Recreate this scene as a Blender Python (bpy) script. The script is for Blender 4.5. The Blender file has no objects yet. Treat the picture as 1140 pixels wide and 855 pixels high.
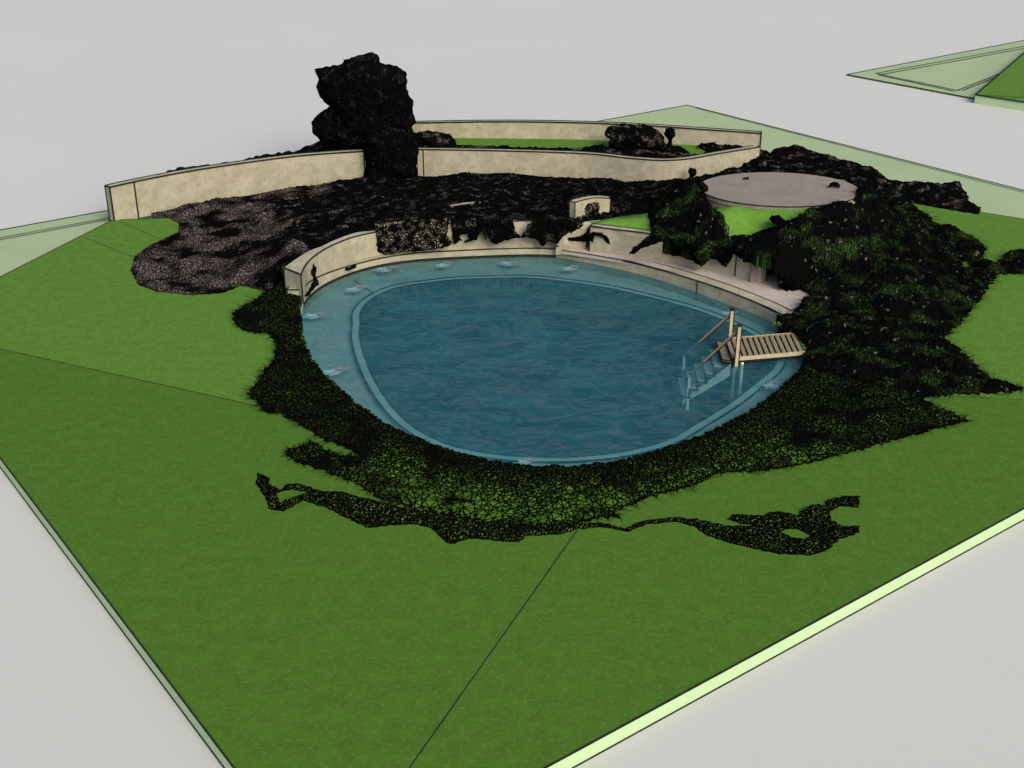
import bpy, bmesh, math, random
import numpy as np
from mathutils import Vector, noise
from mathutils.geometry import delaunay_2d_cdt, tessellate_polygon
random.seed(7)
R = math.radians
SC = bpy.context.scene
COL = SC.collection
# ---------------------------------------------------------------- camera
CAMH, PITCH, FPX = 13.0, R(25.45), 1360.0
cd = bpy.data.cameras.new('camera'); cam = bpy.data.objects.new('camera', cd); COL.objects.link(cam)
cam.location = (0, 0, CAMH); cam.rotation_euler = (math.pi/2 - PITCH, 0, 0)
cd.sensor_width = 36; cd.lens = 36*FPX/1140; cd.clip_end = 5000
SC.camera = cam
# ---------------------------------------------------------------- light
SUN_EL, SUN_AZ = R(38), R(150)        # azimuth measured clockwise from +Y
w = bpy.data.worlds.new('World'); SC.world = w; w.use_nodes = True
nt = w.node_tree
sky = nt.nodes.new('ShaderNodeTexSky'); sky.sky_type = 'NISHITA'; sky.sun_disc = False
sky.sun_elevation = SUN_EL; sky.sun_rotation = SUN_AZ; sky.dust_density = 4; sky.ozone_density = 0.6
bg = nt.nodes['Background']; bg.inputs[1].default_value = 0.13
nt.links.new(sky.outputs[0], bg.inputs[0])
sd = bpy.data.lights.new('sun', 'SUN'); sd.energy = 1.5; sd.angle = R(30); sd.color = (1, .94, .84)
so = bpy.data.objects.new('sun', sd); COL.objects.link(so)
sv = Vector((math.sin(SUN_AZ)*math.cos(SUN_EL), math.cos(SUN_AZ)*math.cos(SUN_EL), math.sin(SUN_EL)))
so.rotation_euler = sv.to_track_quat('Z', 'Y').to_euler()
SC.view_settings.view_transform = 'Standard'; SC.view_settings.look = 'None'
SC.view_settings.exposure = 0.5; SC.view_settings.gamma = 1; SC.view_settings.use_curve_mapping = False
# ---------------------------------------------------------------- survey: photo reading + height -> site position
cp, sp = math.cos(PITCH), math.sin(PITCH)
def ray(px, py):
    dx = (px-570)/FPX; dy = -(py-427.5)/FPX
    return Vector((dx, cp + sp*dy, -sp + cp*dy))
def P(px, py, z=0.0):
    d = ray(px, py); t = (z-CAMH)/d.z
    return Vector((d.x*t, d.y*t, z))
def ZY(px, py, Y):
    d = ray(px, py); t = Y/d.y
    return Vector((d.x*t, Y, CAMH + d.z*t))
# ---------------------------------------------------------------- materials
MATS = {}
def newmat(name, rough=.9, spec=.1):
    m = bpy.data.materials.new(name); m.use_nodes = True
    b = m.node_tree.nodes['Principled BSDF']
    b.inputs['Roughness'].default_value = rough; b.inputs['Specular IOR Level'].default_value = spec
    MATS[name] = m
    return m, m.node_tree, b
def noise_mix(t, c1, c2, scale, detail=4, lo=.35, hi=.65, vec=None, stretch=None):
    n = t.nodes.new('ShaderNodeTexNoise'); n.inputs['Scale'].default_value = scale; n.inputs['Detail'].default_value = detail
    g = t.nodes.new('ShaderNodeNewGeometry')
    src = g.outputs['Position']
    if stretch:
        mp = t.nodes.new('ShaderNodeMapping'); mp.inputs['Scale'].default_value = stretch
        t.links.new(src, mp.inputs[0]); src = mp.outputs[0]
    t.links.new(src, n.inputs['Vector'])
    mr = t.nodes.new('ShaderNodeMapRange'); mr.inputs[1].default_value = lo; mr.inputs[2].default_value = hi
    t.links.new(n.outputs['Fac'], mr.inputs[0])
    mx = t.nodes.new('ShaderNodeMix'); mx.data_type = 'RGBA'
    for k, c in ((6, c1), (7, c2)):
        if hasattr(c, 'links'): t.links.new(c, mx.inputs[k])
        else: mx.inputs[k].default_value = (*c, 1)
    t.links.new(mr.outputs[0], mx.inputs[0])
    return mx.outputs[2]
def simple(name, c1, c2, scale, rough=.9, bump=0, bscale=None, fine=None, stretch=None):
    m, t, b = newmat(name, rough)
    o = noise_mix(t, c1, c2, scale, stretch=stretch)
    if fine: o = noise_mix(t, o, fine[0], fine[1], 2, .5, .8, stretch=stretch)
    t.links.new(o, b.inputs['Base Color'])
    if bump:
        n = t.nodes.new('ShaderNodeTexNoise'); n.inputs['Scale'].default_value = bscale or scale*3; n.inputs['Detail'].default_value = 5
        g = t.nodes.new('ShaderNodeNewGeometry'); t.links.new(g.outputs['Position'], n.inputs['Vector'])
        bp = t.nodes.new('ShaderNodeBump'); bp.inputs['Strength'].default_value = bump; bp.inputs['Distance'].default_value = .03
        t.links.new(n.outputs['Fac'], bp.inputs['Height']); t.links.new(bp.outputs[0], b.inputs['Normal'])
    return m
M_ground = simple('pale_grey_ground', (.452, .462, .438), (.467, .477, .452), .05)
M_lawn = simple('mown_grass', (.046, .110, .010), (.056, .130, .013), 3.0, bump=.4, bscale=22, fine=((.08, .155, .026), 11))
M_lawn2 = simple('grass_lit_tone', (.062, .142, .015), (.074, .168, .02), 3.0, bump=.4, bscale=22, fine=((.10, .205, .034), 11))  # same mown grass, lighter: light on the slopes put into the colour
M_lawn3 = simple('grass_lit_slope', (.088, .205, .024), (.104, .235, .03), 3.0, bump=.4, bscale=22, fine=((.14, .28, .05), 11))  # same grass on the mound, its sunlit brightness put into the colour
M_slab = simple('pale_green_slab', (.27, .35, .20), (.29, .37, .215), .4)
M_side = simple('pale_green_lit_side', (.375, .52, .30), (.40, .55, .32), .8)  # slab green again, stronger light on the sides put into the colour
M_stone = simple('sand_limestone', (.275, .26, .185), (.355, .335, .245), 2.2, bump=.3, bscale=14, fine=((.235, .215, .145), 7))
M_pave = simple('mauve_grey_paving', (.185, .160, .138), (.215, .187, .163), 1.2, bump=.15, bscale=20, fine=((.24, .212, .185), 5))
M_path = simple('pale_stone_paving', (.37, .32, .285), (.42, .37, .33), 1.5, fine=((.32, .27, .24), 8))
M_line = simple('black_joint', (.012, .013, .012), (.02, .022, .02), 3)
M_wood = simple('deck_timber', (.165, .14, .08), (.24, .205, .125), 5, fine=((.12, .085, .05), 30), stretch=(6, 1, 6))
M_rail = simple('pale_timber', (.38, .32, .20), (.45, .385, .25), 6, fine=((.3, .22, .13), 22))
M_step = simple('underwater_step', (.66, .78, .70), (.74, .84, .76), 4)
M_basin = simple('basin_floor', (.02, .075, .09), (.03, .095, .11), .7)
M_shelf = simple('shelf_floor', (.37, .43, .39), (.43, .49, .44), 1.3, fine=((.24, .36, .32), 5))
M_coping = simple('basin_coping', (.33, .50, .47), (.40, .56, .52), 2)
M_white = simple('white_petals', (.78, .76, .78), (.85, .84, .86), 6)
M_pink = simple('pink_petals', (.62, .36, .34), (.72, .48, .46), 6)
M_bark = simple('dark_bark', (.02, .017, .013), (.05, .04, .03), 6, bump=.5)
def wiremat(name, size, a, b2, nscale, black=(.002, .002, .002), bias=(.45, .6), flecks=None):
    """tangle of fine black stems: every mesh edge is a black strand, between them what grows or lies below"""
    m, t, b = newmat(name, .95, 0)
    g = noise_mix(t, a, b2, nscale, 3, bias[0], bias[1])
    if flecks: g = noise_mix(t, g, flecks[0], flecks[1], 2, flecks[2], flecks[2]+.05)
    wf = t.nodes.new('ShaderNodeWireframe'); wf.inputs[0].default_value = size
    mx = t.nodes.new('ShaderNodeMix'); mx.data_type = 'RGBA'
    t.links.new(wf.outputs[0], mx.inputs[0]); t.links.new(g, mx.inputs[6]); mx.inputs[7].default_value = (*black, 1)
    t.links.new(mx.outputs[2], b.inputs['Base Color'])
    return m
BLK = (.003, .003, .003)
M_net_green = wiremat('black_stems_over_grass', .0285, BLK, (.052, .12, .014), 1.0, bias=(.34, .52))
M_net_loose = wiremat('loose_black_stems_over_grass', .031, (.03, .06, .012), (.07, .14, .022), .8, bias=(.3, .5))
M_net_brown = wiremat('black_stems_over_brown_stone', .024, BLK, (.15, .122, .108), 1.3, bias=(.40, .60))
M_net_dark = wiremat('dense_black_stems', .026, BLK, (.11, .10, .085), 2.8, bias=(.53, .7))
M_net_hedge = wiremat('dense_black_green_stems', .022, BLK, (.030, .068, .013), 1.5, bias=(.5, .7), flecks=((.15, .145, .11), 5.0, .655))
M_net_sand = wiremat('black_stems_over_sand_stone', .024, BLK, (.30, .275, .2), 4.5, bias=(.44, .58))
M_net_tree = wiremat('black_twigs', .035, BLK, (.06, .054, .045), 3.0, bias=(.52, .7))
# water: tinted, slightly rippled sheet one can see through
m, t, b = newmat('pool_water', .4, .06); M_water = m
c = noise_mix(t, (.012, .078, .105), (.022, .122, .146), .9, 4, .35, .65, stretch=(1, 1.6, 1))
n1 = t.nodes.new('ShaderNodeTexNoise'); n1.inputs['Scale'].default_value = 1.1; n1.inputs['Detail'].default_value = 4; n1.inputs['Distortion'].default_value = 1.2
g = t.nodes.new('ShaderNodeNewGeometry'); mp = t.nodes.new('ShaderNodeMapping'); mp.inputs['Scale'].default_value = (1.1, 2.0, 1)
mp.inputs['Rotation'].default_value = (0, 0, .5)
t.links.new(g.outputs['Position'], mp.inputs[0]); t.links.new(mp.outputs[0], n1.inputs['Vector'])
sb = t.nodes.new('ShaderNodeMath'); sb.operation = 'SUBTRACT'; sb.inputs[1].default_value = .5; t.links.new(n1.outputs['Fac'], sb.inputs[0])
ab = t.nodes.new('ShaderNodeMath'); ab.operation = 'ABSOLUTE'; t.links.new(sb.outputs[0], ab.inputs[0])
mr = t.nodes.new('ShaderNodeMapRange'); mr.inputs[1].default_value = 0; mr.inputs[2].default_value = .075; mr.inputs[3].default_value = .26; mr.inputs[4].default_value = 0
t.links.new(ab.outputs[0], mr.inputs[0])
mx = t.nodes.new('ShaderNodeMix'); mx.data_type = 'RGBA'; t.links.new(mr.outputs[0], mx.inputs[0]); t.links.new(c, mx.inputs[6]); mx.inputs[7].default_value = (.19, .25, .27, 1)  # pale caustic streaks painted into the water colour
t.links.new(mx.outputs[2], b.inputs['Base Color'])
bp = t.nodes.new('ShaderNodeBump'); bp.inputs['Strength'].default_value = .2; bp.inputs['Distance'].default_value = .04
n2 = t.nodes.new('ShaderNodeTexNoise'); n2.inputs['Scale'].default_value = 3; n2.inputs['Detail'].default_value = 4
t.links.new(mp.outputs[0], n2.inputs['Vector']); t.links.new(n2.outputs['Fac'], bp.inputs['Height']); t.links.new(bp.outputs[0], b.inputs['Normal'])
tr = t.nodes.new('ShaderNodeBsdfTransparent'); tr.inputs[0].default_value = (.72, .93, .95, 1)
ms = t.nodes.new('ShaderNodeMixShader'); ms.inputs[0].default_value = .5
out = [n for n in t.nodes if n.type == 'OUTPUT_MATERIAL'][0]
t.links.new(tr.outputs[0], ms.inputs[1]); t.links.new(b.outputs[0], ms.inputs[2]); t.links.new(ms.outputs[0], out.inputs[0])
# ---------------------------------------------------------------- object helpers
def link(name, bm, mats, parent=None, smooth=False):
    me = bpy.data.meshes.new(name); bm.to_mesh(me); bm.free()
    for mm in (mats if isinstance(mats, (list, tuple)) else [mats]): me.materials.append(mm)
    if smooth:
        for p in me.polygons: p.use_smooth = True
    o = bpy.data.objects.new(name, me); COL.objects.link(o)
    if parent is not None: o.parent = parent
    return o
def tag(o, label=None, cat=None, group=None, kind=None):
    if label: o['label'] = label
    if cat: o['category'] = cat
    if group: o['group'] = group
    if kind: o['kind'] = kind
    return o
def struct(o): o['kind'] = 'structure'; return o
def stuff(o, label, cat): return tag(o, label, cat, None, 'stuff')
def empty(name, loc, label, cat, group=None):
    o = bpy.data.objects.new(name, None); COL.objects.link(o); o.location = loc; o.empty_display_size = .3
    return tag(o, label, cat, group)
def poly(bm, pts, mi=0):
    vs = [bm.verts.new(p) for p in pts]
    f = bm.faces.new(vs); f.material_index = mi
    return f
def prism(bm, pts, depth, mi=0, side=None):
    """closed solid under a polygon (pts have their own z)"""
    n = len(pts); top = [bm.verts.new(p) for p in pts]; bot = [bm.verts.new((p[0], p[1], p[2]-depth)) for p in pts]
    tris = tessellate_polygon([[Vector(p) for p in pts]])
    for a, b_, c_ in tris:
        f = bm.faces.new((top[a], top[b_], top[c_])); f.material_index = mi
        f = bm.faces.new((bot[c_], bot[b_], bot[a])); f.material_index = mi
    for i in range(n):
        j = (i+1) % n
        f = bm.faces.new((top[i], bot[i], bot[j], top[j])); f.material_index = mi if side is None else side
    bmesh.ops.recalc_face_normals(bm, faces=bm.faces)
def bar(bm, a, b_, w_, h_=None, mi=0, up=Vector((0, 0, 1))):
    a = Vector(a); b_ = Vector(b_); h_ = h_ or w_; d = (b_-a).normalized()
    s = d.cross(up)
    if s.length < 1e-3: s = d.cross(Vector((0, 1, 0)))
    s.normalize(); u = s.cross(d)
    vs = []
    for q in (a, b_):
        for i, j in ((-1, -1), (1, -1), (1, 1), (-1, 1)): vs.append(bm.verts.new(q + s*i*w_/2 + u*j*h_/2))
    for f in ((0, 1, 2, 3), (7, 6, 5, 4), (0, 4, 5, 1), (1, 5, 6, 2), (2, 6, 7, 3), (3, 7, 4, 0)):
        bm.faces.new([vs[k] for k in f]).material_index = mi
def rod(bm, a, b_, r0, r1=None, seg=10):
    a = Vector(a); b_ = Vector(b_); r1 = r1 if r1 is not None else r0
    d = (b_-a).normalized(); s = d.orthogonal().normalized(); u = d.cross(s)
    ra = [bm.verts.new(a + (s*math.cos(k*2*math.pi/seg)+u*math.sin(k*2*math.pi/seg))*r0) for k in range(seg)]
    rb = [bm.verts.new(b_ + (s*math.cos(k*2*math.pi/seg)+u*math.sin(k*2*math.pi/seg))*r1) for k in range(seg)]
    for k in range(seg): bm.faces.new((ra[k], ra[(k+1) % seg], rb[(k+1) % seg], rb[k]))
    bm.faces.new(ra[::-1]); bm.faces.new(rb)
def strip(bm, a, b_, w_, z=.006, mi=0):
    a = Vector(a); b_ = Vector(b_); d = (b_-a); s = Vector((-d.y, d.x, 0)).normalized()*w_/2; k = Vector((0, 0, z))
    poly(bm, [a-s+k, b_-s+k, b_+s+k, a+s+k], mi)
def catmull(pts, n=6, closed=True):
    out_ = []; N = len(pts)
    for i in range(N if closed else N-1):
        if closed: p0, p1, p2, p3 = pts[i-1], pts[i], pts[(i+1) % N], pts[(i+2) % N]
        else: p0, p1, p2, p3 = pts[max(i-1, 0)], pts[i], pts[i+1], pts[min(i+2, N-1)]
        for k in range(n):
            s = k/n
            out_.append(.5*((2*p1)+(p2-p0)*s+(2*p0-5*p1+4*p2-p3)*s*s+(3*p1-p0-3*p2+p3)*s**3))
    if not closed: out_.append(pts[-1].copy())
    return out_
def inside(pts, loop):
    x, y = pts[:, 0], pts[:, 1]; r = np.zeros(len(pts), bool); n = len(loop); j = n-1
    for i in range(n):
        xi, yi = loop[i]; xj, yj = loop[j]
        if yi != yj:
            c_ = ((yi > y) != (yj > y)) & (x < (xj-xi)*(y-yi)/(yj-yi)+xi); r ^= c_
        j = i
    return r
def edist(pts, loops):
    d = np.full(len(pts), 1e9)
    for loop in loops:
        L = np.array(loop)
        for i in range(len(L)):
            a = L[i-1]; b_ = L[i]; ab_ = b_-a; q = (ab_**2).sum()
            if q < 1e-12: continue
            tt = np.clip(((pts-a)@ab_)/q, 0, 1)
            d = np.minimum(d, np.hypot(*(pts-(a+tt[:, None]*ab_)).T))
    return d
def ragged(loop, step, amp, rng):
    out_ = []
    for i in range(len(loop)):
        a = np.array(loop[i]); b_ = np.array(loop[(i+1) % len(loop)]); L = np.hypot(*(b_-a)); n = max(1, int(L/step))
        nn = np.array([-(b_-a)[1], (b_-a)[0]])/(L+1e-9)
        for k in range(n):
            q = a+(b_-a)*(k/n)
            out_.append(tuple(q + nn*rng.uniform(-amp, amp)))
    return out_
def tri2d(loops, spacing, rng, dens=None, amp=.4):
    """irregular triangulation of a region given by an outline and holes"""
    loops = [ragged(l, spacing, spacing*amp, rng) for l in loops]
    o = np.array(loops[0]); lo, hi = o.min(0), o.max(0)
    nx, ny = int((hi[0]-lo[0])/spacing)+1, int((hi[1]-lo[1])/spacing)+1
    gx, gy = np.meshgrid(np.arange(nx), np.arange(ny))
    g_ = np.stack([gx.ravel(), gy.ravel()], 1)*spacing+lo+rng.uniform(-.5, .5, (nx*ny, 2))*spacing
    k = inside(g_, loops[0])
    for h in loops[1:]: k &= ~inside(g_, h)
    g_ = g_[k]
    d = edist(g_, loops); k = d > spacing*.35; g_ = g_[k]
    if dens is not None:
        k = rng.uniform(0, 1, len(g_)) < dens(g_); g_ = g_[k]
    vs = []; es = []
    for l in loops:
        s = len(vs); vs += [Vector(p) for p in l]; es += [(s+i, s+(i+1) % len(l)) for i in range(len(l))]
    vs += [Vector(p) for p in g_]
    V, E, Fc, *_ = delaunay_2d_cdt(vs, es, [], 0, 1e-5)
    V = np.array([tuple(v) for v in V]); Fc = np.array([f for f in Fc if len(f) == 3])
    cen = V[Fc].mean(1); k = inside(cen, loops[0])
    for h in loops[1:]: k &= ~inside(cen, h)
    return V, Fc[k], edist(V, loops)
def fbm(x, y, z=0, s=1): return noise.fractal(Vector((x*s, y*s, z)), 1.0, 2.0, 3)
def bed(name, outline, mat, spacing, bump=.25, ramp=.5, holes=(), dens=None, seed=1, nfreq=1.0, rough=.25, skirt=.35, extra=None, smooth_n=0, amp=.4, sprigs=0):
    """draped ground cover over a polygon whose corners carry their own height"""
    rng = np.random.default_rng(seed)
    w3 = [P(*q) if len(q) == 3 else P(q[0], q[1], 0) for q in outline]
    if smooth_n: w3 = catmull(w3, smooth_n)
    h3 = [[P(*q) if len(q) == 3 else P(q[0], q[1], 0) for q in h] for h in holes]
    loops = [[(v.x, v.y) for v in w3]]+[[(v.x, v.y) for v in h] for h in h3]
    V, Fc, D = tri2d(loops, spacing, rng, dens, amp)
    cp_ = np.array([(v.x, v.y, v.z) for l in [w3]+h3 for v in l]+[tuple(P(*q)) for q in (extra or [])])
    d2 = ((V[:, None, :]-cp_[None, :, :2])**2).sum(2)+1e-3
    wt = 1/d2**1.5; Z = (wt*cp_[:, 2]).sum(1)/wt.sum(1)
    bm = bmesh.new(); vs = []
    for i, (x, y) in enumerate(V):
        r_ = min(1, D[i]/ramp); r_ = math.sqrt(r_*(2-r_)) if r_ < 1 else 1
        h = bump*(.55+1.1*fbm(x, y, seed, nfreq)) + rough*spacing*rng.uniform(-1, 1)*2
        vs.append(bm.verts.new((x, y, Z[i]+.02+max(0, r_*h))))
    for f in Fc:
        try: bm.faces.new([vs[k] for k in f])
        except ValueError: pass
    bmesh.ops.recalc_face_normals(bm, faces=bm.faces)
    if bm.faces and sum(f.normal.z for f in bm.faces) < 0: bmesh.ops.reverse_faces(bm, faces=bm.faces)
    be = [e for e in bm.edges if len(e.link_faces) == 1]
    tips = []
    if sprigs:                    # loose stems straying out over the lawn
        for e_ in be:
            f_ = e_.link_faces[0]; m_ = (e_.verts[0].co+e_.verts[1].co)/2; o_ = m_-f_.calc_center_median(); o_.z = 0
            if o_.length < 1e-6: continue
            o_.normalize()
            for q_ in range(2):
                ang = rng.normal(0, .9); ln = sprigs*rng.uniform(.2, 1)**1.6
                d_ = Vector((o_.x*math.cos(ang)-o_.y*math.sin(ang), o_.x*math.sin(ang)+o_.y*math.cos(ang), 0))
                t_ = m_+d_*ln+Vector((0, 0, rng.uniform(.0, .06)))
                tips.append((m_-d_*.03, t_, Vector((-d_.y, d_.x, 0))*.011))
        if tips:
            ok = ~inside(np.array([(t_[1].x, t_[1].y) for t_ in tips]), poolxy); tips = [t_ for t_, k_ in zip(tips, ok) if k_]
    r = bmesh.ops.extrude_edge_only(bm, edges=be)
    for v in r['geom']:
        if isinstance(v, bmesh.types.BMVert): v.co.z -= skirt
    for a_, t_, s_ in tips: bm.faces.new([bm.verts.new(a_-s_), bm.verts.new(t_), bm.verts.new(a_+s_)])
    loose = [v for v in bm.verts if not v.link_faces]
    bmesh.ops.delete(bm, geom=loose, context='VERTS')
    return link(name, bm, mat)
def puff(name, outline, Y, thick, mat, spacing=.12, seed=1, parent=None, lump=.35, holes=()):
    """rounded solid foliage mass with a silhouette of its own, standing at depth Y"""
    rng = np.random.default_rng(seed)
    loops = [[(v.x, v.z) for v in (ZY(a, b_, Y) for a, b_ in l)] for l in [outline]+list(holes)]
    V, Fc, D = tri2d(loops, spacing, rng, amp=.35)
    bm = bmesh.new(); fr = []; bk = []; n_b = D < 1e-4; dm = max(D.max(), 1e-3); ref = min(dm, thick)
    for i, (x, z) in enumerate(V):
        q = min(1, D[i]/ref); pr = math.sqrt(max(0, q*(2-q)))
        a = thick*pr*(1+lump*fbm(x, z, seed, 1.6)*1.5)+ (0 if n_b[i] else spacing*.5*rng.uniform(-1, 1))
        c_ = thick*pr*(1+lump*fbm(x, z, seed+9, 1.6)*1.5)
        if n_b[i]:
            v = bm.verts.new((x, Y, z)); fr.append(v); bk.append(v)
        else:
            fr.append(bm.verts.new((x, Y-max(.01, a), z))); bk.append(bm.verts.new((x, Y+max(.01, c_), z)))
    for f in Fc:
        for S, o_ in ((fr, 1), (bk, -1)):
            t_ = [S[k] for k in f][::o_]
            try: bm.faces.new(t_)
            except ValueError: pass
    loose = [v for v in bm.verts if not v.link_faces]
    bmesh.ops.delete(bm, geom=loose, context='VERTS')
    bmesh.ops.recalc_face_normals(bm, faces=bm.faces)
    return link(name, bm, mat, parent)
def wallmesh(front, zb, zt, thick, side=1):
    """curved wall: front XY path, thickness away to the left of the path (side)"""
    n = len(front); back = []
    for i in range(n):
        d = front[min(i+1, n-1)]-front[max(i-1, 0)]; d.z = 0; d.normalize()
        back.append(front[i]+Vector((-d.y, d.x, 0))*thick*side)
    bm = bmesh.new(); Rr = []
    for i in range(n):
        Rr.append([bm.verts.new((front[i].x, front[i].y, zb[i])), bm.verts.new((front[i].x, front[i].y, zt[i])),
                   bm.verts.new((back[i].x, back[i].y, zt[i])), bm.verts.new((back[i].x, back[i].y, zb[i]))])
    for i in range(n-1):
        for k in range(4): bm.faces.new((Rr[i][k], Rr[i+1][k], Rr[i+1][(k+1) % 4], Rr[i][(k+1) % 4]))
    bm.faces.new(Rr[0]); bm.faces.new(Rr[-1][::-1]); bmesh.ops.recalc_face_normals(bm, faces=bm.faces)
    return bm, back
def wall(front, zb, zt, thick, label, cat='wall', joints=(0, -1), side=1, w_=.035, name='garden_wall', foot=False):
    o = empty(name, (front[0].x, front[0].y, zb[0]), label, cat); off = -o.location
    bm, back = wallmesh(front, zb, zt, thick, side)
    bmesh.ops.translate(bm, verts=bm.verts, vec=off)
    link('masonry', bm, M_stone, o)
    tr_ = bmesh.new(); n = len(front)
    for i in range(n-1):
        for path in (front, back):
            bar(tr_, Vector((path[i].x, path[i].y, zt[i])), Vector((path[i+1].x, path[i+1].y, zt[i+1])), w_)
    for j in joints:
        f = front[j]; bar(tr_, (f.x, f.y, zb[j]), (f.x, f.y, zt[j]), w_)
    for j in (0, -1):
        b_ = back[j]; f = front[j]; bar(tr_, (b_.x, b_.y, zb[j]), (b_.x, b_.y, zt[j]), w_); bar(tr_, (b_.x, b_.y, zt[j]), (f.x, f.y, zt[j]), w_)
    bmesh.ops.translate(tr_, verts=tr_.verts, vec=off)
    link('edge_trim', tr_, M_line, o)
    return o
# ---------------------------------------------------------------- ground, slab, lawn
ZG, ZS = -.30, -.24
def plate(name, pts, w_=.05):
    bm = bmesh.new(); prism(bm, pts, .058)
    n = len(pts)
    for i in range(n): bar(bm, pts[i], pts[(i+1) % n], w_, .03, mi=1)
    return bm
slab = [P(765, 117, ZS), P(1586, 324.7, ZS)+Vector((-.1, .1, 0)), P(361, 985, ZS)+Vector((0, .5, 0)), P(-168, 287, ZS)+Vector((.1, .1, 0))]
bm = bmesh.new()
for i in range(4): bar(bm, slab[i], slab[(i+1) % 4], .05, .03, mi=1)
for dy in (0, 2.3): strip(bm, P(660, 143.5+dy*.6, ZS), P(-140, 291+dy, ZS), .05, .02, 1)
c_ = P(775, 120.5, ZS); d_ = P(1400, 281.0, ZS); strip(bm, c_, d_, .05, .02, 1)
slab_lines = bm
# pool outline (site coordinates): far points at water level, near points at bank level
ZW = -.25
far = [(337, 345), (346, 329), (366, 315), (402, 301), (450, 291.5), (520, 286.5), (605, 284.5), (650, 291), (700, 301.5), (750, 316), (800, 334), (848, 352), (872, 366)]
near = [(893, 385), (899, 398), (893, 412), (868, 434), (830, 461), (788, 482), (740, 500), (690, 513), (640, 519), (590, 519), (540, 512), (490, 498), (440, 478), (400, 452), (369, 425), (346, 400), (335, 372)]
pool = catmull([P(x, y, ZW) for x, y in far]+[P(x, y, 0) for x, y in near], 5)
for v in pool: v.z = 0
poolxy = [(v.x, v.y) for v in pool]
lawnpx = [(361, 988), (-110, 364), (125, 245), (500, 232), (1009, 223), (1599, 317.5)]
lawn3 = [P(x, y, 0) for x, y in lawnpx]
# grass sheet with the pool cut out, outer faces in the lit pale green
def sheet(loop3, hole, z, cut=None, part=None):
    vs = [Vector((v.x, v.y)) for v in loop3]+[Vector(h) for h in hole]; n = len(loop3); m_ = len(hole)
    es = [(i, (i+1) % n) for i in range(n)]+[(n+i, n+(i+1) % m_) for i in range(m_)]
    if cut:
        for a_, b2 in zip(cut[:-1], cut[1:]): es.append((len(vs), len(vs)+1)); vs += [Vector(a_[:2]), Vector(b2[:2])]
    V, E, Fc, *_ = delaunay_2d_cdt(vs, es, [], 0, 1e-5)
    Va = np.array([tuple(v) for v in V]); tri = [f for f in Fc if len(f) == 3]
    cen = np.array([Va[list(f)].mean(0) for f in tri])
    k = inside(cen, [(v.x, v.y) for v in loop3]) & ~inside(cen, hole)
    fp = inside(cen, part) if part else np.zeros(len(cen), bool)
    bm = bmesh.new(); bv = [bm.verts.new((v[0], v[1], z)) for v in Va]
    for f, kk, pp in zip(tri, k, fp):
        if kk:
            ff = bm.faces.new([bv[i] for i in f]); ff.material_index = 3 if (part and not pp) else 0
            if ff.normal.z < 0: ff.normal_flip()
    return bm
struct(link('ground', sheet([Vector(q) for q in ((-1500, -300, 0), (1500, -300, 0), (1500, 3000, 0), (-1500, 3000, 0))], poolxy, ZG), M_ground))
sbm = sheet(slab, poolxy, ZS-.004); tmp = bpy.data.meshes.new('slab_top'); sbm.to_mesh(tmp); sbm.free(); slab_lines.from_mesh(tmp); bpy.data.meshes.remove(tmp)
for i in range(4):
    p, q = slab[i], slab[(i+1) % 4]; poly(slab_lines, [p, q, Vector((q.x, q.y, ZG)), Vector((p.x, p.y, ZG))])
struct(link('slab', slab_lines, [M_slab, M_line]))
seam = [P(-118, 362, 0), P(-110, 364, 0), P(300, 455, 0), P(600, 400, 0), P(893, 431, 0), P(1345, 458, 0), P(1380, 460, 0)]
near_part = [(v.x, v.y) for v in seam]+[(60, P(1380, 460, 0).y), (60, 0), (-60, 0)]  # front facet keeps the darker grass, facet shading sits in the colours
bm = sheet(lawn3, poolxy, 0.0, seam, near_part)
N = len(lawn3)
for i in range(N):
    p, q = lawn3[i], lawn3[(i+1) % N]; f = poly(bm, [p, q, Vector((q.x, q.y, ZG)), Vector((p.x, p.y, ZG))], 1)
    bar(bm, p, q, .03, .02, 2)
    bar(bm, Vector((p.x, p.y, ZG+.01)), Vector((q.x, q.y, ZG+.01)), .035, .02, 2)
for s_ in (((-60, 375), (300, 455)), ((643, 590), (455, 856)), ((1050, 440.5), (1160, 446)), ((93, 264), (175, 297)), ((130, 245.5), (185, 269)), ((270, 329), (300, 337))):
    strip(bm, P(*s_[0]), P(*s_[1]), .024, .005, 2)
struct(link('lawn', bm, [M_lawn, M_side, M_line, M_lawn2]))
# the neighbouring slab with its own lawn
far_slab = [P(943, 83, ZS), P(1420, 172.7, ZS), P(1420, -9, ZS)]
bm = plate('slab', far_slab, .09)
for q in (((975, 82), (1300, 22.5)), ((980, 83.5), (1300, 25)), ((975, 82), (1066, 101)), ((1066, 101), (1115, 81.5)), ((1072, 101), (1118, 82.5)), ((978, 83.8), (1063, 102))):
    strip(bm, P(q[0][0], q[0][1], ZS), P(q[1][0], q[1][1], ZS), .10, .02, 1)
struct(link('slab', bm, [M_slab, M_line]))
bm = bmesh.new(); zl = .12
L2 = [P(1086, 105.5, zl), P(1420, 156, zl), P(1420, -110+20, zl), P(1160, 42, zl)]
prism(bm, L2, zl-ZG, 0, 1)
for i in range(4): bar(bm, L2[i], L2[(i+1) % 4], .09, .05, 2)
strip(bm, P(1092, 106, zl), P(1300, 118, zl), .09, .01, 2)
struct(link('lawn', bm, [M_lawn2, M_side, M_line]))
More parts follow.
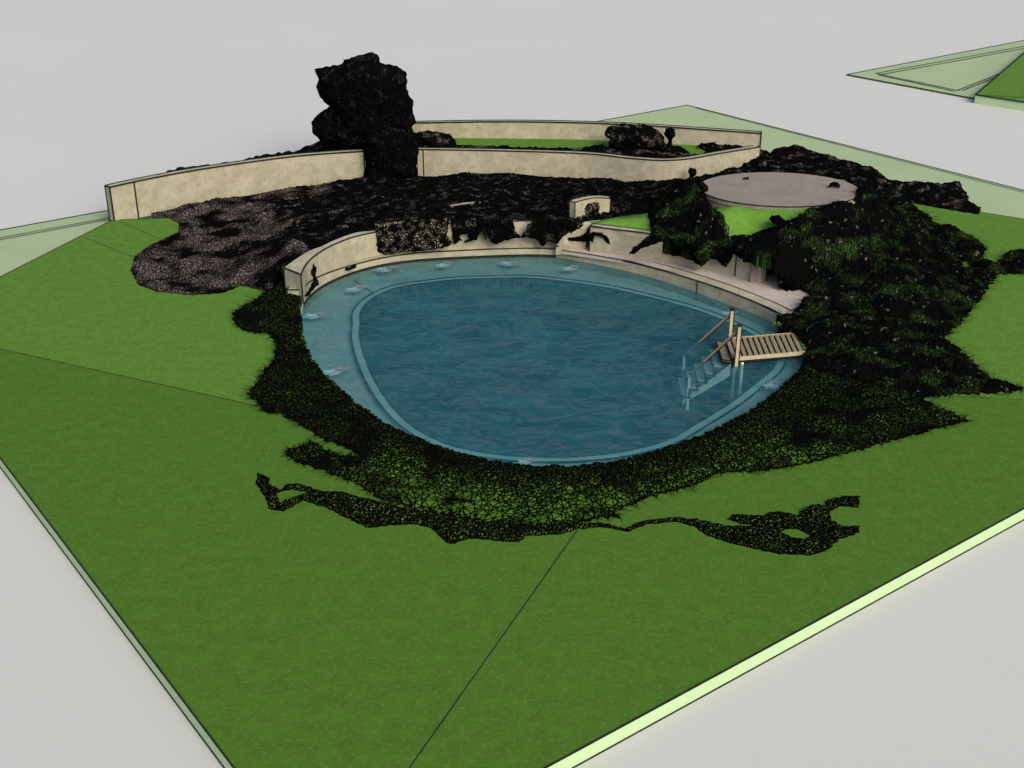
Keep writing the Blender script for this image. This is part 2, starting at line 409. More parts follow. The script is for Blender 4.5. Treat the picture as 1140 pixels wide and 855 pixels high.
# ---------------------------------------------------------------- pool
ZSH, ZCO, ZF = -.50, -.40, -1.75
bm = bmesh.new(); poly(bm, [Vector((v.x, v.y, ZW)) for v in pool]); bmesh.ops.triangulate(bm, faces=bm.faces)
struct(link('pool_water', bm, M_water))
ringpx = [(392, 360), (392, 349), (400, 337), (418, 325), (442, 317), (476, 312), (510, 308.5), (558, 307), (592, 307), (640, 312), (690, 320), (740, 332), (780, 343), (812, 355), (845, 371), (868, 388), (875, 400), (869, 414), (850, 430), (825, 450), (782, 477), (750, 495), (700, 508), (660, 513), (626, 515), (578, 514), (541, 510), (503, 503), (472, 491), (445, 474), (424, 452), (407, 425), (397, 401), (391, 377)]
ring = catmull([P(x, y, ZCO) for x, y in ringpx], 3)
cen = sum(ring, Vector())/len(ring)
def shrink(loop, d):
    o_ = []
    for i in range(len(loop)):
        t_ = loop[(i+1) % len(loop)]-loop[i-1]; t_.z = 0; t_.normalize(); nrm = Vector((-t_.y, t_.x, 0))
        if nrm.dot(cen-loop[i]) < 0: nrm = -nrm
        o_.append(loop[i]+nrm*d)
    return o_
r_out = ring; r_in = shrink(ring, .24)
bm = bmesh.new(); n = len(ring); np_ = len(pool)
# outer wall of the basin
t1 = [bm.verts.new((v.x, v.y, -.02)) for v in pool]; t2 = [bm.verts.new((v.x, v.y, ZSH)) for v in pool]
for i in range(np_): bm.faces.new((t1[i], t1[(i+1) % np_], t2[(i+1) % np_], t2[i])).material_index = 1
def rl(loop, z): return [bm.verts.new((v.x, v.y, z)) for v in loop]
def band(A, B, mi):
    for i in range(len(A)): bm.faces.new((A[i], A[(i+1) % len(A)], B[(i+1) % len(A)], B[i])).material_index = mi
band(rl(r_out, ZSH), (c1 := rl(r_out, ZCO)), 2); c2 = rl(r_in, ZCO); band(c1, c2, 2)
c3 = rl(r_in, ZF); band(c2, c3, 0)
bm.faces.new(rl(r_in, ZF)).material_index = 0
# shelf floor
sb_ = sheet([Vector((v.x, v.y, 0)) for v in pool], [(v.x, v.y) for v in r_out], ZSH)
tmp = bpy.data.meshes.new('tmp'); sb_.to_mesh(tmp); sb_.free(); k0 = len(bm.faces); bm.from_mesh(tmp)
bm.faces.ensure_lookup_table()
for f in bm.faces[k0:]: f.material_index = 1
# joint lines of the coping
for lp in (r_out, r_in):
    for i in range(n): bar(bm, lp[i]+Vector((0, 0, .005)), lp[(i+1) % n]+Vector((0, 0, .005)), .05, .03, 3)
mid = shrink(ring, .12)
for i in range(0, n): 
    if mid[i].y > cen.y+2.5: bar(bm, Vector((r_in[i].x, r_in[i].y, ZCO-.04)), Vector((r_in[i].x, r_in[i].y, ZCO-.3)), .03, .03, 3)
for a_, b2 in (((383, 305), (415, 326)), ):
    strip(bm, P(*a_, ZSH), P(*b2, ZSH), .05, .01, 3)
for a_, b2 in (((620, 385), (655, 362)), ((470, 425), (500, 450))):
    strip(bm, P(*a_, ZF), P(*b2, ZF), .05, .01, 3)
bmesh.ops.triangulate(bm, faces=[f for f in bm.faces if len(f.verts) > 4])
struct(link('pool_basin', bm, [M_basin, M_shelf, M_coping, M_line]))
# ---------------------------------------------------------------- pool rim wall along the far side
rim = [(337.5, 341, 322), (346, 329, 313), (366, 315, 303), (402, 301, 292), (450, 291.5, 284), (520, 286.5, 279), (605, 284.5, 276), (650, 291, 282.5), (700, 301.5, 291), (750, 316, 304), (800, 334, 320), (848, 352, 339), (872, 366, 351)]
fr = [P(x, y, ZW) for x, y, t_ in rim]; zt = [ZY(x, t_, f.y).z for (x, y, t_), f in zip(rim, fr)]
comb = catmull([Vector((f.x, f.y, z)) for f, z in zip(fr, zt)], 4, False)
ztc = [max(v.z, .02) for v in comb]; frc = [Vector((v.x, v.y-.07, 0)) for v in comb]
rw = wall(frc, [ZSH]*len(frc), ztc, .42, 'low sand coloured rim wall curving along the far edge of the pool water', joints=(-1, 38), name='rim_wall', w_=.03)
bm = bmesh.new()
for i in range(0, 25): bar(bm, Vector((frc[i].x, frc[i].y-.02, ZW+.03)), Vector((frc[i+1].x, frc[i+1].y-.02, ZW+.03)), .06, .07)
bmesh.ops.translate(bm, verts=bm.verts, vec=-rw.location); link('waterline_joint', bm, M_line, rw)
bm = bmesh.new(); prism(bm, [Vector((v.x, v.y+.3, .012)) for v in frc[2:27]]+[Vector((v.x+.1, v.y+1.0, .012)) for v in frc[2:27][::-1]], .2); struct(link('ledge', bm, M_stone))
# walkway between the rim wall and the retaining wall
ZP = .1
bm = bmesh.new()
wk = [P(x, y, z) for x, y, z in ((618, 277.5, .08), (650, 282, .09), (700, 290.5, .09), (750, 303.5, .09), (800, 319.5, .09), (840, 336, .09), (866, 349, .09), (880, 349, .09), (907, 330, .09), (893, 312, .09), (850, 303, .09), (815, 296, .09), (720, 279, .09), (660, 271, .09))]
prism(bm, wk, .12); 
for i in range(len(wk)-7):
    bar(bm, wk[i], wk[i+1], .03, .02, 1)
strip(bm, wk[7], wk[8], .035, .005, 1)
struct(link('walkway', bm, [M_path, M_line]))
# ---------------------------------------------------------------- retaining walls round the pool
ZR = .92
def by_base(pts, zb, ztop, z_each=None): return [P(x, y, zb) for x, y in pts]
base = [P(x, y, ZP) for x, y in ((422, 284), (450, 282), (480, 279.5), (520, 277.5), (560, 276), (610, 275), (640, 277))]
bc = catmull(base, 4, False)
wall([Vector((v.x, v.y+.23, 0)) for v in bc], [-.1]*len(bc), [ZR]*len(bc), .3, 'sand coloured retaining wall behind the pool, half hidden under black creepers', joints=(), name='retaining_wall')
base = [P(x, y, ZP) for x, y in ((656, 279.5), (690, 283.8), (720, 287.5), (760, 294.5), (800, 302.5), (818, 307), (846, 315))]
bc = catmull(base, 4, False)
wall(bc, [0]*len(bc), [ZR]*len(bc), .3, 'sand coloured retaining wall above the pale stone walkway', joints=(0, 20), name='retaining_wall')
# small pier at the end of that wall
e = P(838, 311.5, ZP)
o = empty('wall_pier', e+Vector((0, -.12, 0)), 'narrow grey pier against the walkway wall below the big shrub', 'pier')
bm = bmesh.new(); bar(bm, (0, 0, -.1), (0, 0, .68), .22, .14); link('shaft', bm, M_pave, o)
bm = bmesh.new(); bar(bm, (0, 0, .68), (0, 0, .72), .26, .18); link('cap', bm, M_line, o)
# seat wall, left of the pool
sf = [P(x, y, .05) for x, y in ((336, 336), (341, 325), (350, 315), (366, 304), (388, 294), (405, 289), (422, 285.5))]
sfc = catmull([Vector((v.x-.0, v.y+.22, 0)) for v in sf], 4, False)
n_ = len(sfc); tops = [P(x, y, .8) for x, y in ((316, 298), (330, 288), (345, 279), (362, 273), (380, 268), (400, 264), (420, 259))]
tb = catmull(tops, 4, False)
o = empty('seat_wall', (sfc[0].x, sfc[0].y, 0), 'thick wedge shaped sand stone wall curving round the left end of the pool', 'wall')
bm = bmesh.new(); rows = []
for i in range(n_):
    f = sfc[i]; q = tb[i]; z1 = .80
    if (q-f).xy.length < .3: q = f+Vector((-.1, .3, 0))
    rows.append([bm.verts.new((f.x, f.y, -.1)), bm.verts.new((f.x, f.y, z1)), bm.verts.new((q.x, q.y, z1)), bm.verts.new((q.x, q.y, -.1))])
for i in range(n_-1):
    for k in range(4): bm.faces.new((rows[i][k], rows[i+1][k], rows[i+1][(k+1) % 4], rows[i][(k+1) % 4]))
bm.faces.new(rows[0]); bm.faces.new(rows[-1][::-1]); bmesh.ops.recalc_face_normals(bm, faces=bm.faces)
co = [[v.co.copy() for v in r] for r in rows]
bmesh.ops.translate(bm, verts=bm.verts, vec=-o.location); link('masonry', bm, M_stone, o)
bm = bmesh.new()
for i in range(n_-1): bar(bm, co[i][1], co[i+1][1], .035)
bar(bm, co[0][1], co[0][2], .035); bar(bm, co[0][0], co[0][1], .035); bar(bm, co[0][2], co[0][3], .03)
bmesh.ops.translate(bm, verts=bm.verts, vec=-o.location); link('edge_trim', bm, M_line, o)
# little walls behind the retaining wall
def lowwall(pts, zb, hts, th, label, joints=(0, -1)):
    f = [P(x, y, zb) for x, y in pts]; wall(f, [zb-.6]*len(f), [zb+h for h in hts], th, label, joints=joints, w_=.025)
lowwall([(640, 246), (648, 243.5), (660, 241), (669, 240), (679, 239.5)], .9, [.62, .62, .62, .6, .55], .25, 'low curved sand stone wall with dark opening above the pool wall')
lowwall([(503, 236), (520, 233), (545, 231.5)], .7, [.18]*3, .2, 'short sand stone kerb wall sunk in the dark bed behind the pool')
o = empty('stone_ramp', P(640, 262, .8), 'sloping sand stone block beside the corner of the walkway wall', 'ramp')
bm = bmesh.new(); prism(bm, [P(x, y, z) for x, y, z in ((619, 274, .22), (652, 272, .22), (653, 254, .8), (668, 245, .93), (650, 247, .93), (628, 262, .6))], .3)
for i, j in (((619, 274, .23), (652, 272, .23)), ((628, 262, .61), (650, 247, .94))): bar(bm, P(*i), P(*j), .03, .03, 1)
bmesh.ops.translate(bm, verts=bm.verts, vec=-o.location); link('block', bm, [M_stone, M_line], o)
# ---------------------------------------------------------------- outer garden walls
T = 1.2
def toppath(px, n=5): 
    f = catmull([P(x, y, T) for x, y in px], n, False)
    for v in f: v.z = 0
    return f
f = toppath([(122, 208.5), (149, 202.5), (200, 192.5), (250, 184.5), (320, 175), (365, 171), (405, 168.5)])
wall(f, [-.1]*len(f), [T]*len(f), .3, 'long curved sand coloured garden wall left of the tall black tree', joints=(0, 5, -1), w_=.045)
f2 = toppath([(464, 166.5), (471, 166.5), (560, 168), (650, 171), (700, 176), (735, 178.5), (765, 177), (800, 171), (846, 163.5)])
wall(f2, [0]*len(f2), [T]*len(f2), .25, 'front retaining wall of the raised lawn terrace, bowed towards the pool', joints=(0, 5), w_=.04)
bk = [(456, 153, 137), (560, 153.5, 135.5), (655, 155, 137), (720, 158, 140), (780, 161.5, 144), (846, 165, 148.5)]
f3 = [P(x, y, 1.12) for x, y, _ in bk]; z3 = [ZY(x, t_, v.y).z for (x, y, t_), v in zip(bk, f3)]
cb = catmull([Vector((v.x, v.y, z)) for v, z in zip(f3, z3)], 4, False)
wall([Vector((v.x, v.y, 0)) for v in cb], [0]*len(cb), [v.z for v in cb], .25, 'rear sand coloured wall at the back of the raised lawn terrace', joints=(-1,), w_=.045)
bm = bmesh.new(); ter = [Vector((v.x, v.y+.1, 1.1)) for v in f2]+[Vector((v.x, v.y+.05, 1.1)) for v in cb[::-1]]
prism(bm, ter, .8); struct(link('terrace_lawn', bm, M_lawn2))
# ---------------------------------------------------------------- mound, upper lawn and round terrace
up = [(654, 250, ZR), (725, 262, ZR), (840, 285, ZR), (870, 288, ZR), (925, 250, 1.5), (960, 218, 1.62), (940, 200, 1.62), (860, 195, 1.62), (790, 205, 1.62), (800, 233, 1.5), (770, 240, 1.1), (722, 236, .93)]
us = [P(*q) for q in up]
for v in us[:4]: v.y += .32
rng = np.random.default_rng(3); V, Fc, D = tri2d([[(v.x, v.y) for v in us]], .5, rng, amp=0)
cps = np.array([tuple(v) for v in us]+[tuple(P(x, y, z)) for x, y, z in ((820, 232, 1.6), (860, 232, 1.62), (900, 232, 1.62), (815, 268, ZR+.04), (850, 262, 1.05))])
d2 = ((V[:, None, :]-cps[None, :, :2])**2).sum(2)+1e-3; wt = 1/d2**2; Z = (wt*cps[:, 2]).sum(1)/wt.sum(1)
bm = bmesh.new(); vs = [bm.verts.new((x, y, z)) for (x, y), z in zip(V, Z)]
for f in Fc: bm.faces.new([vs[k] for k in f])
bmesh.ops.recalc_face_normals(bm, faces=bm.faces)
if sum(f.normal.z for f in bm.faces) < 0: bmesh.ops.reverse_faces(bm, faces=bm.faces)
r = bmesh.ops.extrude_edge_only(bm, edges=[e_ for e_ in bm.edges if len(e_.link_faces) == 1])
for v in r['geom']:
    if isinstance(v, bmesh.types.BMVert): v.co.z -= 1.5 if v.co.y > 36.9 else .3
strip(bm, P(655, 250.5, ZR), P(722, 262.5, ZR), .03, .01, 1)
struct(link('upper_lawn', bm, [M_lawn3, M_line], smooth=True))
zt_ = 1.72; c0 = P(867, 209.5, zt_); rx = (P(955, 209.5, zt_)-c0).x; ry = abs(P(867, 191, zt_).y-P(867, 228, zt_).y)/2
o = empty('round_terrace', (c0.x, c0.y, zt_-.16), 'round mauve grey paved terrace on top of the mound', 'terrace')
def disc(bm, rx, ry, z0, z1, n=72, mi=0):
    b0 = [bm.verts.new((rx*math.cos(k*2*math.pi/n), ry*math.sin(k*2*math.pi/n), z0)) for k in range(n)]
    b1 = [bm.verts.new((rx*math.cos(k*2*math.pi/n), ry*math.sin(k*2*math.pi/n), z1)) for k in range(n)]
    for k in range(n): bm.faces.new((b0[k], b0[(k+1) % n], b1[(k+1) % n], b1[k])).material_index = mi
    bm.faces.new(b1); bm.faces.new(b0[::-1])
bm = bmesh.new(); disc(bm, rx, ry, .04, .16); link('paving', bm, M_pave, o)
bm = bmesh.new(); disc(bm, rx+.015, ry+.015, .1, .135); disc(bm, rx+.04, ry+.04, -.02, .0); link('edge_trim', bm, M_line, o)
bm = bmesh.new(); disc(bm, rx+.03, ry+.03, -.3, .09); link('kerb', bm, M_pave, o)
# ---------------------------------------------------------------- dark ground cover beds
def dens_front(p):
    # closer stems near the water, looser towards the lawn
    d = edist(p, [poolxy]); 
    nz = np.array([noise.noise(Vector((q[0]*.7, q[1]*.7, 3))) for q in p]); k = np.clip((d-.35+nz*.9)/2.3, 0, 1); side = np.clip((-p[:, 0]-2.5)/1.5, 0, 1)+np.clip((p[:, 0]-5.5)/2.5, 0, 1)*np.clip((p[:, 1]-22.8)/1.5, 0, 1)
    return np.clip((1-k)**1.6+side*.8, .2, 1)
ring_bed = [(893, 410), (1030, 440), (1026, 446), (1052, 457), (1078, 469), (1035, 479), (991, 492), (947, 503), (903, 515), (850, 524), (798, 527), (772, 540), (715, 556), (684, 569), (690, 575), (662, 577), (640, 584), (585, 590), (503, 574), (463, 569), (424, 555), (392, 536), (364, 526), (329, 514), (317, 502), (335, 498), (347, 492), (360, 499), (372, 506), (396, 510), (401, 508), (388, 499), (364, 491), (337, 475), (313, 461), (297, 459), (277, 439), (290, 420), (305, 400), (308, 382), (300, 372), (275, 370), (261, 360), (261, 347), (285, 334), (300, 322), (316, 305, .2), (320, 314, .2), (334, 332, .1), (334, 352), (335, 372), (346, 400), (369, 425), (400, 452), (440, 478), (490, 498), (540, 512), (590, 519), (640, 519), (690, 513), (740, 500), (788, 482), (830, 461), (868, 434)]
stuff(bed('ground_cover', ring_bed, M_net_green, .05, bump=.07, ramp=.45, dens=dens_front, seed=3, rough=.3, amp=1.3, sprigs=.4), 'wiry black ground cover wrapped round the near bank of the pool', 'ground cover')
right_bed = [(893, 410), (899, 398), (897, 385), (889, 371, .1), (872, 364, .05), (866, 352, .1), (880, 350, .12), (907, 331, .12), (896, 322, .15), (880, 319, .2), (870, 310, .5), (862, 288, 1.05), (840, 284, 1.1), (818, 271, 1.12), (830, 265, 1.18), (847, 260, 1.2), (858, 256, 1.38), (872, 248, 1.62), (889, 240, 1.78), (901, 233, 1.85), (925, 227, 1.85), (957, 212, 1.8), (972, 222, 1.2), (986, 230, .8), (1009, 228, .4), (1032, 240, .3), (1047, 254, .2), (1063, 257, .1), (1078, 262), (1098, 278), (1088, 290), (1109, 297), (1121, 284), (1147, 278), (1150, 306), (1109, 305), (1101, 317), (1086, 338), (1070, 358), (1049, 377), (1070, 392), (1086, 408), (1101, 422), (1122, 427), (1143, 432), (1122, 437), (1061, 440), (1030, 441)]
stuff(bed('hedge_bank', right_bed, M_net_hedge, .066, bump=.2, ramp=.5, seed=5, rough=.45, nfreq=.8, amp=1.5, sprigs=.6, holes=[[(1068, 290), (1072, 300), (1084, 302), (1078, 292)]],
    extra=[(880, 262, 1.5), (900, 250, 1.7), (870, 275, 1.25), (960, 300, .6), (1000, 270, .6), (940, 350, .2)]), 'dark tangled hedge bank spilling down right of the jetty', 'hedge')
back_bed = [(168, 238, .05), (210, 229, .1), (260, 220.5, .1), (330, 209.5, .15), (405, 198.5, .25), (435, 198, .28), (465, 197, .28), (640, 199, .28), (700, 203, .28), (745, 201, .4), (765, 204, .8), (778, 209, 1.4), (790, 225, 1.45), (797, 237, 1.35), (806, 247, 1.2), (812, 254, 1.15), (802, 264, 1.0), (806, 270, .95), (770, 269, .93), (745, 263, .93), (726, 257, .93), (722, 247, .93), (724, 236, .95), (700, 241, .9), (655, 246.5, .92), (640, 246, .92), (600, 245, .92), (560, 245, .92), (500, 246, .92), (455, 249, .9), (421, 255, .86), (402, 258, .80), (385, 261, .78), (362, 268.5, .78), (345, 277.5, .78), (330, 286.5, .78), (315, 296, .76), (312, 303, .4), (300, 320, .1), (284, 321, .03), (268, 318), (250, 326), (215, 329), (175, 325), (155, 318), (146, 303), (150, 286), (170, 272), (199, 259), (200, 250), (188, 242, .03)]
hb = [[(640, 227, .6), (648, 224, .6), (680, 220, .6), (681, 238, .8), (641, 245, .85)]]
def dens_back(p): return np.where(p[:, 0] < -5, .8, 1.0)
pb = stuff(bed('planting_bed', back_bed, [M_net_dark, M_net_brown], .07, bump=.12, ramp=.4, seed=8, rough=.35, nfreq=.8, dens=dens_back,
    extra=[(250, 240, .15), (350, 240, .4), (250, 290, .1), (450, 225, .55), (600, 225, .6)]), 'broad black and brown stony planting bed between the pool and the garden walls', 'planting bed')
for p_ in pb.data.polygons:      # brown stones lie at the left end of the bed
    c_ = p_.center
    if c_.x < -7.3+2.2*fbm(c_.x, c_.y, 2, .5) : p_.material_index = 1
mound_bed = [(845, 168, .9), (866, 165.5, .9), (889, 163.5, .9), (912, 171, .8), (947, 180, .7), (970, 188, .6), (993, 201, .4), (1028, 204.5, .4), (1067, 202.5, .4), (1076, 215, .2), (1080, 226, .1), (1092, 231), (1090, 239), (1047, 232), (1009, 225), (990, 229, .5), (970, 221, 1.2), (957, 211, 1.62), (945, 199, 1.64), (920, 194, 1.64), (870, 192, 1.64), (820, 194, 1.64), (783, 203, 1.64), (768, 206, .9), (760, 203, .4), (775, 195, .3), (800, 191, .3), (843, 182, .3)]
stuff(bed('hedge_bank', mound_bed, M_net_dark, .085, bump=.10, ramp=.4, seed=11, rough=.35), 'black hedge running behind the round terrace and down to the right', 'hedge')
strip_bed = [(287, 527), (300, 533), (299, 539), (312, 546), (321, 539.5), (341, 541), (358, 548), (380, 548), (400, 554), (428, 560), (455, 568), (503, 575), (560, 583), (640, 585), (668, 582), (697, 589), (715, 580), (750, 577), (780, 580), (815, 587), (844, 585), (824, 583), (810, 579), (815, 573), (850, 575), (857, 571), (872, 570), (888, 575), (892, 569), (903, 564), (921, 564), (918, 559), (938, 553), (957, 553), (956, 565), (934, 564), (923, 570), (927, 580), (938, 586.5), (957, 586), (956, 593), (934, 601), (921, 613), (903, 618), (868, 617), (824, 608), (789, 597), (772, 586.5), (754, 581.5), (719, 584), (700, 592), (668, 587), (645, 589), (625, 595), (585, 597), (578, 604), (550, 602), (522, 600), (507, 605), (497, 605), (491, 598), (479, 588), (463, 584), (435, 585), (410, 588), (384, 576), (364, 566), (337, 558), (317, 569), (301, 568), (293, 550), (285, 539)]
holes = [[(869, 592), (878, 588.5), (888, 590), (902, 596), (898, 601), (880, 598)], [(306, 549), (312, 560), (330, 555), (345, 549), (325, 545)]]
stuff(bed('ground_cover', strip_bed, M_net_loose, .06, bump=.08, ramp=.25, seed=14, rough=.3, holes=holes), 'thin trailing band of black ground cover lying loose on the front lawn', 'ground cover')
hill_bed = [(722, 237, 1.05), (738, 218, 1.2), (765, 208, 1.5), (778, 206, 1.8), (788, 222, 1.8), (797, 236, 1.72), (806, 247, 1.5), (812, 254, 1.4), (802, 264, 1.2), (808, 271, 1.08), (770, 266, 1.05), (745, 260, 1.03), (727, 256, 1.03), (724, 247, 1.03)]
stuff(bed('hillside_bush', hill_bed, M_net_hedge, .08, bump=.32, ramp=.4, seed=17, rough=.45, skirt=.7), 'dark green bushes covering the slope between the round terrace and the walkway wall', 'bushes')
ter_bed = [(470, 165, 1.13), (560, 166.5, 1.13), (650, 169.5, 1.13), (700, 174, 1.13), (735, 176.5, 1.13), (765, 175.5, 1.13), (800, 169.5, 1.13), (838, 164, 1.13), (815, 162.5, 1.13), (800, 160, 1.13), (780, 160, 1.13), (776, 163, 1.13), (786, 166, 1.13), (784, 172, 1.13), (770, 172.5, 1.13), (762, 166, 1.13), (750, 163, 1.13), (735, 168, 1.13), (690, 167, 1.13), (670, 163.5, 1.13), (640, 165.5, 1.13), (600, 165, 1.13), (540, 163, 1.13), (510, 162, 1.13), (490, 158, 1.13)]
stuff(bed('ground_cover', ter_bed, M_net_dark, .11, bump=.06, ramp=.2, seed=15, rough=.3, skirt=.1), 'black ground cover edging the raised lawn terrace', 'ground cover')
# ---------------------------------------------------------------- tall tree
yt = P(436, 198, .3).y
o = empty('tree', (P(436, 198, .28).x, yt, .28), 'tall dark ragged tree standing in the gap between the garden walls', 'tree')
def child(ch, par):
    ch.parent = par; me = ch.data
    me.transform(__import__('mathutils').Matrix.Translation(-par.location)); return ch
crown = [(350, 77), (365, 74), (380, 72), (383, 67), (400, 61), (415, 58), (422, 63), (423, 70), (440, 73), (453, 81), (453, 100), (460, 113), (460, 127), (464, 136), (458, 142), (462, 150), (466, 160), (466, 178), (440, 182), (405, 178), (404, 168), (375, 165), (350, 168), (341, 165), (358, 156), (348, 148), (346, 137), (353, 128), (367, 118), (357, 108), (352, 98), (355, 87)]
child(puff('crown', crown, yt+1.35, 1.0, M_net_tree, .075, 21, lump=.15), o)
trunk = [(406, 150), (430, 140), (464, 148), (466, 170), (464, 185), (465, 200), (450, 201), (420, 201), (404, 200), (407, 186)]
child(puff('trunk', trunk, yt+.25, .6, M_net_tree, .075, 22, lump=.1), o)
# ---------------------------------------------------------------- shrubs
def shrub(outline, base, label, thick, mat=M_net_dark, sp_=.1, seed=1, name='shrub', cat='shrub', lump=.35, group=None, parts=True):
    b0 = P(*base); o = empty(name, b0, label, cat, group)
    child(puff('foliage', outline, b0.y, thick, mat, sp_, seed, lump=lump), o)
    if parts:
        bm = bmesh.new(); rod(bm, (0, 0, -.12), (0, 0, .25), .05, .03); link('stem', bm, M_bark, o)
    return o
shrub([(455, 165), (457, 150), (470, 146), (488, 146), (500, 149), (507, 156), (509, 166), (480, 167)], (482, 162, 1.13), 'low rounded black shrub on the raised terrace just right of the tall tree', .5, seed=31)
shrub([(676, 141), (690, 138), (720, 139), (733, 144), (739, 153), (743, 166), (725, 169), (692, 168), (677, 165), (679, 155), (673, 150)], (708, 165, 1.13), 'wide black clipped shrub on the raised terrace in front of the rear wall', .6, seed=32)
shrub([(741, 166), (744, 156), (739, 149), (741, 143), (747, 141), (752, 144), (752, 150), (748, 157), (750, 167)], (746, 165, 1.13), 'small ball topped black topiary beside the wide clipped shrub', .25, seed=33, name='topiary', cat='topiary', sp_=.08)
shrub([(774, 163), (784, 160), (793, 159), (802, 162), (816, 164), (818, 168), (790, 168)], (795, 165, 1.13), 'flat spreading black shrub in the right corner of the raised terrace', .3, seed=34, sp_=.09)
shrub([(766, 203), (768, 196), (765, 191), (768, 187), (774, 188), (776, 193), (772, 197), (775, 204)], (770, 202, .5), 'tiny ball shaped black bush against the bowed terrace wall', .18, seed=35, sp_=.07)
shrub([(822, 196), (826, 186), (830, 181), (838, 182), (843, 177), (852, 180), (856, 193)], (840, 193, .9), 'lumpy black bush between the terrace wall corner and the round terrace', .4, seed=36, sp_=.09)
shrub([(775, 221), (774, 205), (780, 199), (786, 204), (790, 214), (789, 222)], (782, 221, 1.4), 'dark bush overlapping the left rim of the round terrace', .4, seed=37, sp_=.09)
shrub([(921, 209), (924, 204), (931, 202), (936, 206), (934, 210), (928, 207)], (928, 209, 1.73), 'tiny black plant growing on the round terrace paving', .1, seed=38, sp_=.06, parts=False, name='plant', cat='plant')
shrub([(826, 199), (829, 197), (834, 197), (833, 200)], (830, 200, 1.73), 'very small dark tuft at the far left edge of the round terrace', .06, seed=39, sp_=.05, parts=False, name='plant', cat='plant')
# small standard tree on the bright slope
b0 = P(857, 258, 1.15)
o = empty('young_tree', b0, 'small leaning black sapling on the bright green slope', 'tree')
child(puff('crown', [(856, 244), (860, 240), (868, 240), (874, 245), (872, 251), (866, 256), (864, 250), (859, 247)], b0.y, .22, M_net_dark, .06, 40), o)
bm = bmesh.new(); q = ZY(863, 246, b0.y)-b0; rod(bm, (0, 0, -.05), q, .03, .015); link('trunk', bm, M_bark, o)
# hedge seen over the left garden wall
hy = P(404, 168.5, 1.2).y+.95
def hedge_over():
    o = empty('hedge', (P(300, 175, 1.2).x, hy, 0), 'low black hedge peeping over the top of the long left garden wall', 'hedge')
    child(puff('foliage', [(186, 191), (198, 187), (215, 185), (240, 183), (262, 180), (285, 174), (310, 170), (330, 168), (341, 163), (352, 158), (362, 155), (406, 160), (406, 186), (300, 200), (190, 212)], hy, .5, M_net_dark, .13, 41), o)
hedge_over()
# creepers hanging over the pool walls
def creeper(outline, base, label, mat, seed, thick=.13, sp_=.075, holes=()):
    b0 = P(*base); o = puff('creeper', outline, b0.y, thick, mat, sp_, seed, holes=holes)
    o.data.transform(__import__('mathutils').Matrix.Translation(-b0)); o.location = b0
    tag(o, label, 'creeper'); return o
creeper([(417, 249), (470, 244), (500, 243), (498, 262), (506, 270), (497, 275), (482, 278), (462, 280), (445, 281), (430, 284), (419, 281)], (450, 281, .1), 'speckled black creeper on the pool wall beside the thick curved wall', M_net_sand, 51, sp_=.06)
creeper([(501, 243), (571, 243), (572, 250), (574, 254), (573, 258), (577, 260), (580, 263), (583, 258), (586, 257), (587, 250), (591, 247), (590, 243), (640, 243), (650, 250), (637, 262), (630, 269), (620, 271), (611, 269), (604, 275), (598, 267), (585, 264), (572, 266), (562, 268), (552, 273), (546, 270), (543, 264), (540, 268), (537, 259), (533, 260), (531, 268), (526, 267), (519, 271), (512, 268), (506, 272)], (570, 276.5, .1), 'ragged dark creeper hanging over the middle of the pool wall', M_net_dark, 52, holes=[[(511, 264), (515, 268), (522, 266), (521, 261), (514, 261)]])
creeper([(699, 284), (705, 276), (714, 270), (722, 262), (728, 250), (745, 256), (770, 262), (800, 262), (820, 262), (842, 262), (862, 268), (866, 285), (858, 300), (862, 322), (866, 330), (864, 338), (858, 333), (854, 322), (846, 310), (840, 286), (831, 282), (818, 287), (813, 290), (807, 299), (801, 291), (792, 287), (787, 292), (781, 297), (773, 293), (769, 281), (761, 266), (737, 269), (717, 275), (707, 281)], (790, 303, .1), 'large dark green creeper cascading over the walkway wall', M_net_hedge, 53, thick=.3)
creeper([(338, 330), (344, 322), (349, 312), (346, 304), (349, 293), (353, 298), (351, 304), (356, 317), (350, 321), (343, 330)], (345, 329, .05), 'thin black climbing stem on the end of the thick curved wall', M_net_dark, 54, thick=.05, sp_=.05)
creeper([(373, 302), (380, 299), (390, 297), (394, 294), (398, 295), (396, 298), (388, 301), (379, 304), (370, 306)], (385, 297, .05), 'small black trailing plant along the foot of the thick curved wall', M_net_dark, 55, thick=.05, sp_=.05)
creeper([(655, 262), (660, 258), (670, 259), (677, 264), (683, 276), (692, 283), (684, 281), (677, 272), (670, 264), (662, 262), (660, 270), (656, 268)], (675, 282, .1), 'thin curling black vine on the left end of the walkway wall', M_net_dark, 56, thick=.04, sp_=.05)
creeper([(630, 265), (645, 263), (653, 259), (656, 250), (658, 268), (648, 269), (634, 268)], (645, 268, .4), 'small dark clump of stems in front of the sloping stone block', M_net_dark, 57, thick=.06, sp_=.05)
creeper([(649, 243), (649, 230), (657, 226), (667, 225), (667, 239), (658, 242)], (658, 242.5, .9), 'square patch of black creeper filling the low curved wall', M_net_sand, 58, thick=.06, sp_=.06)
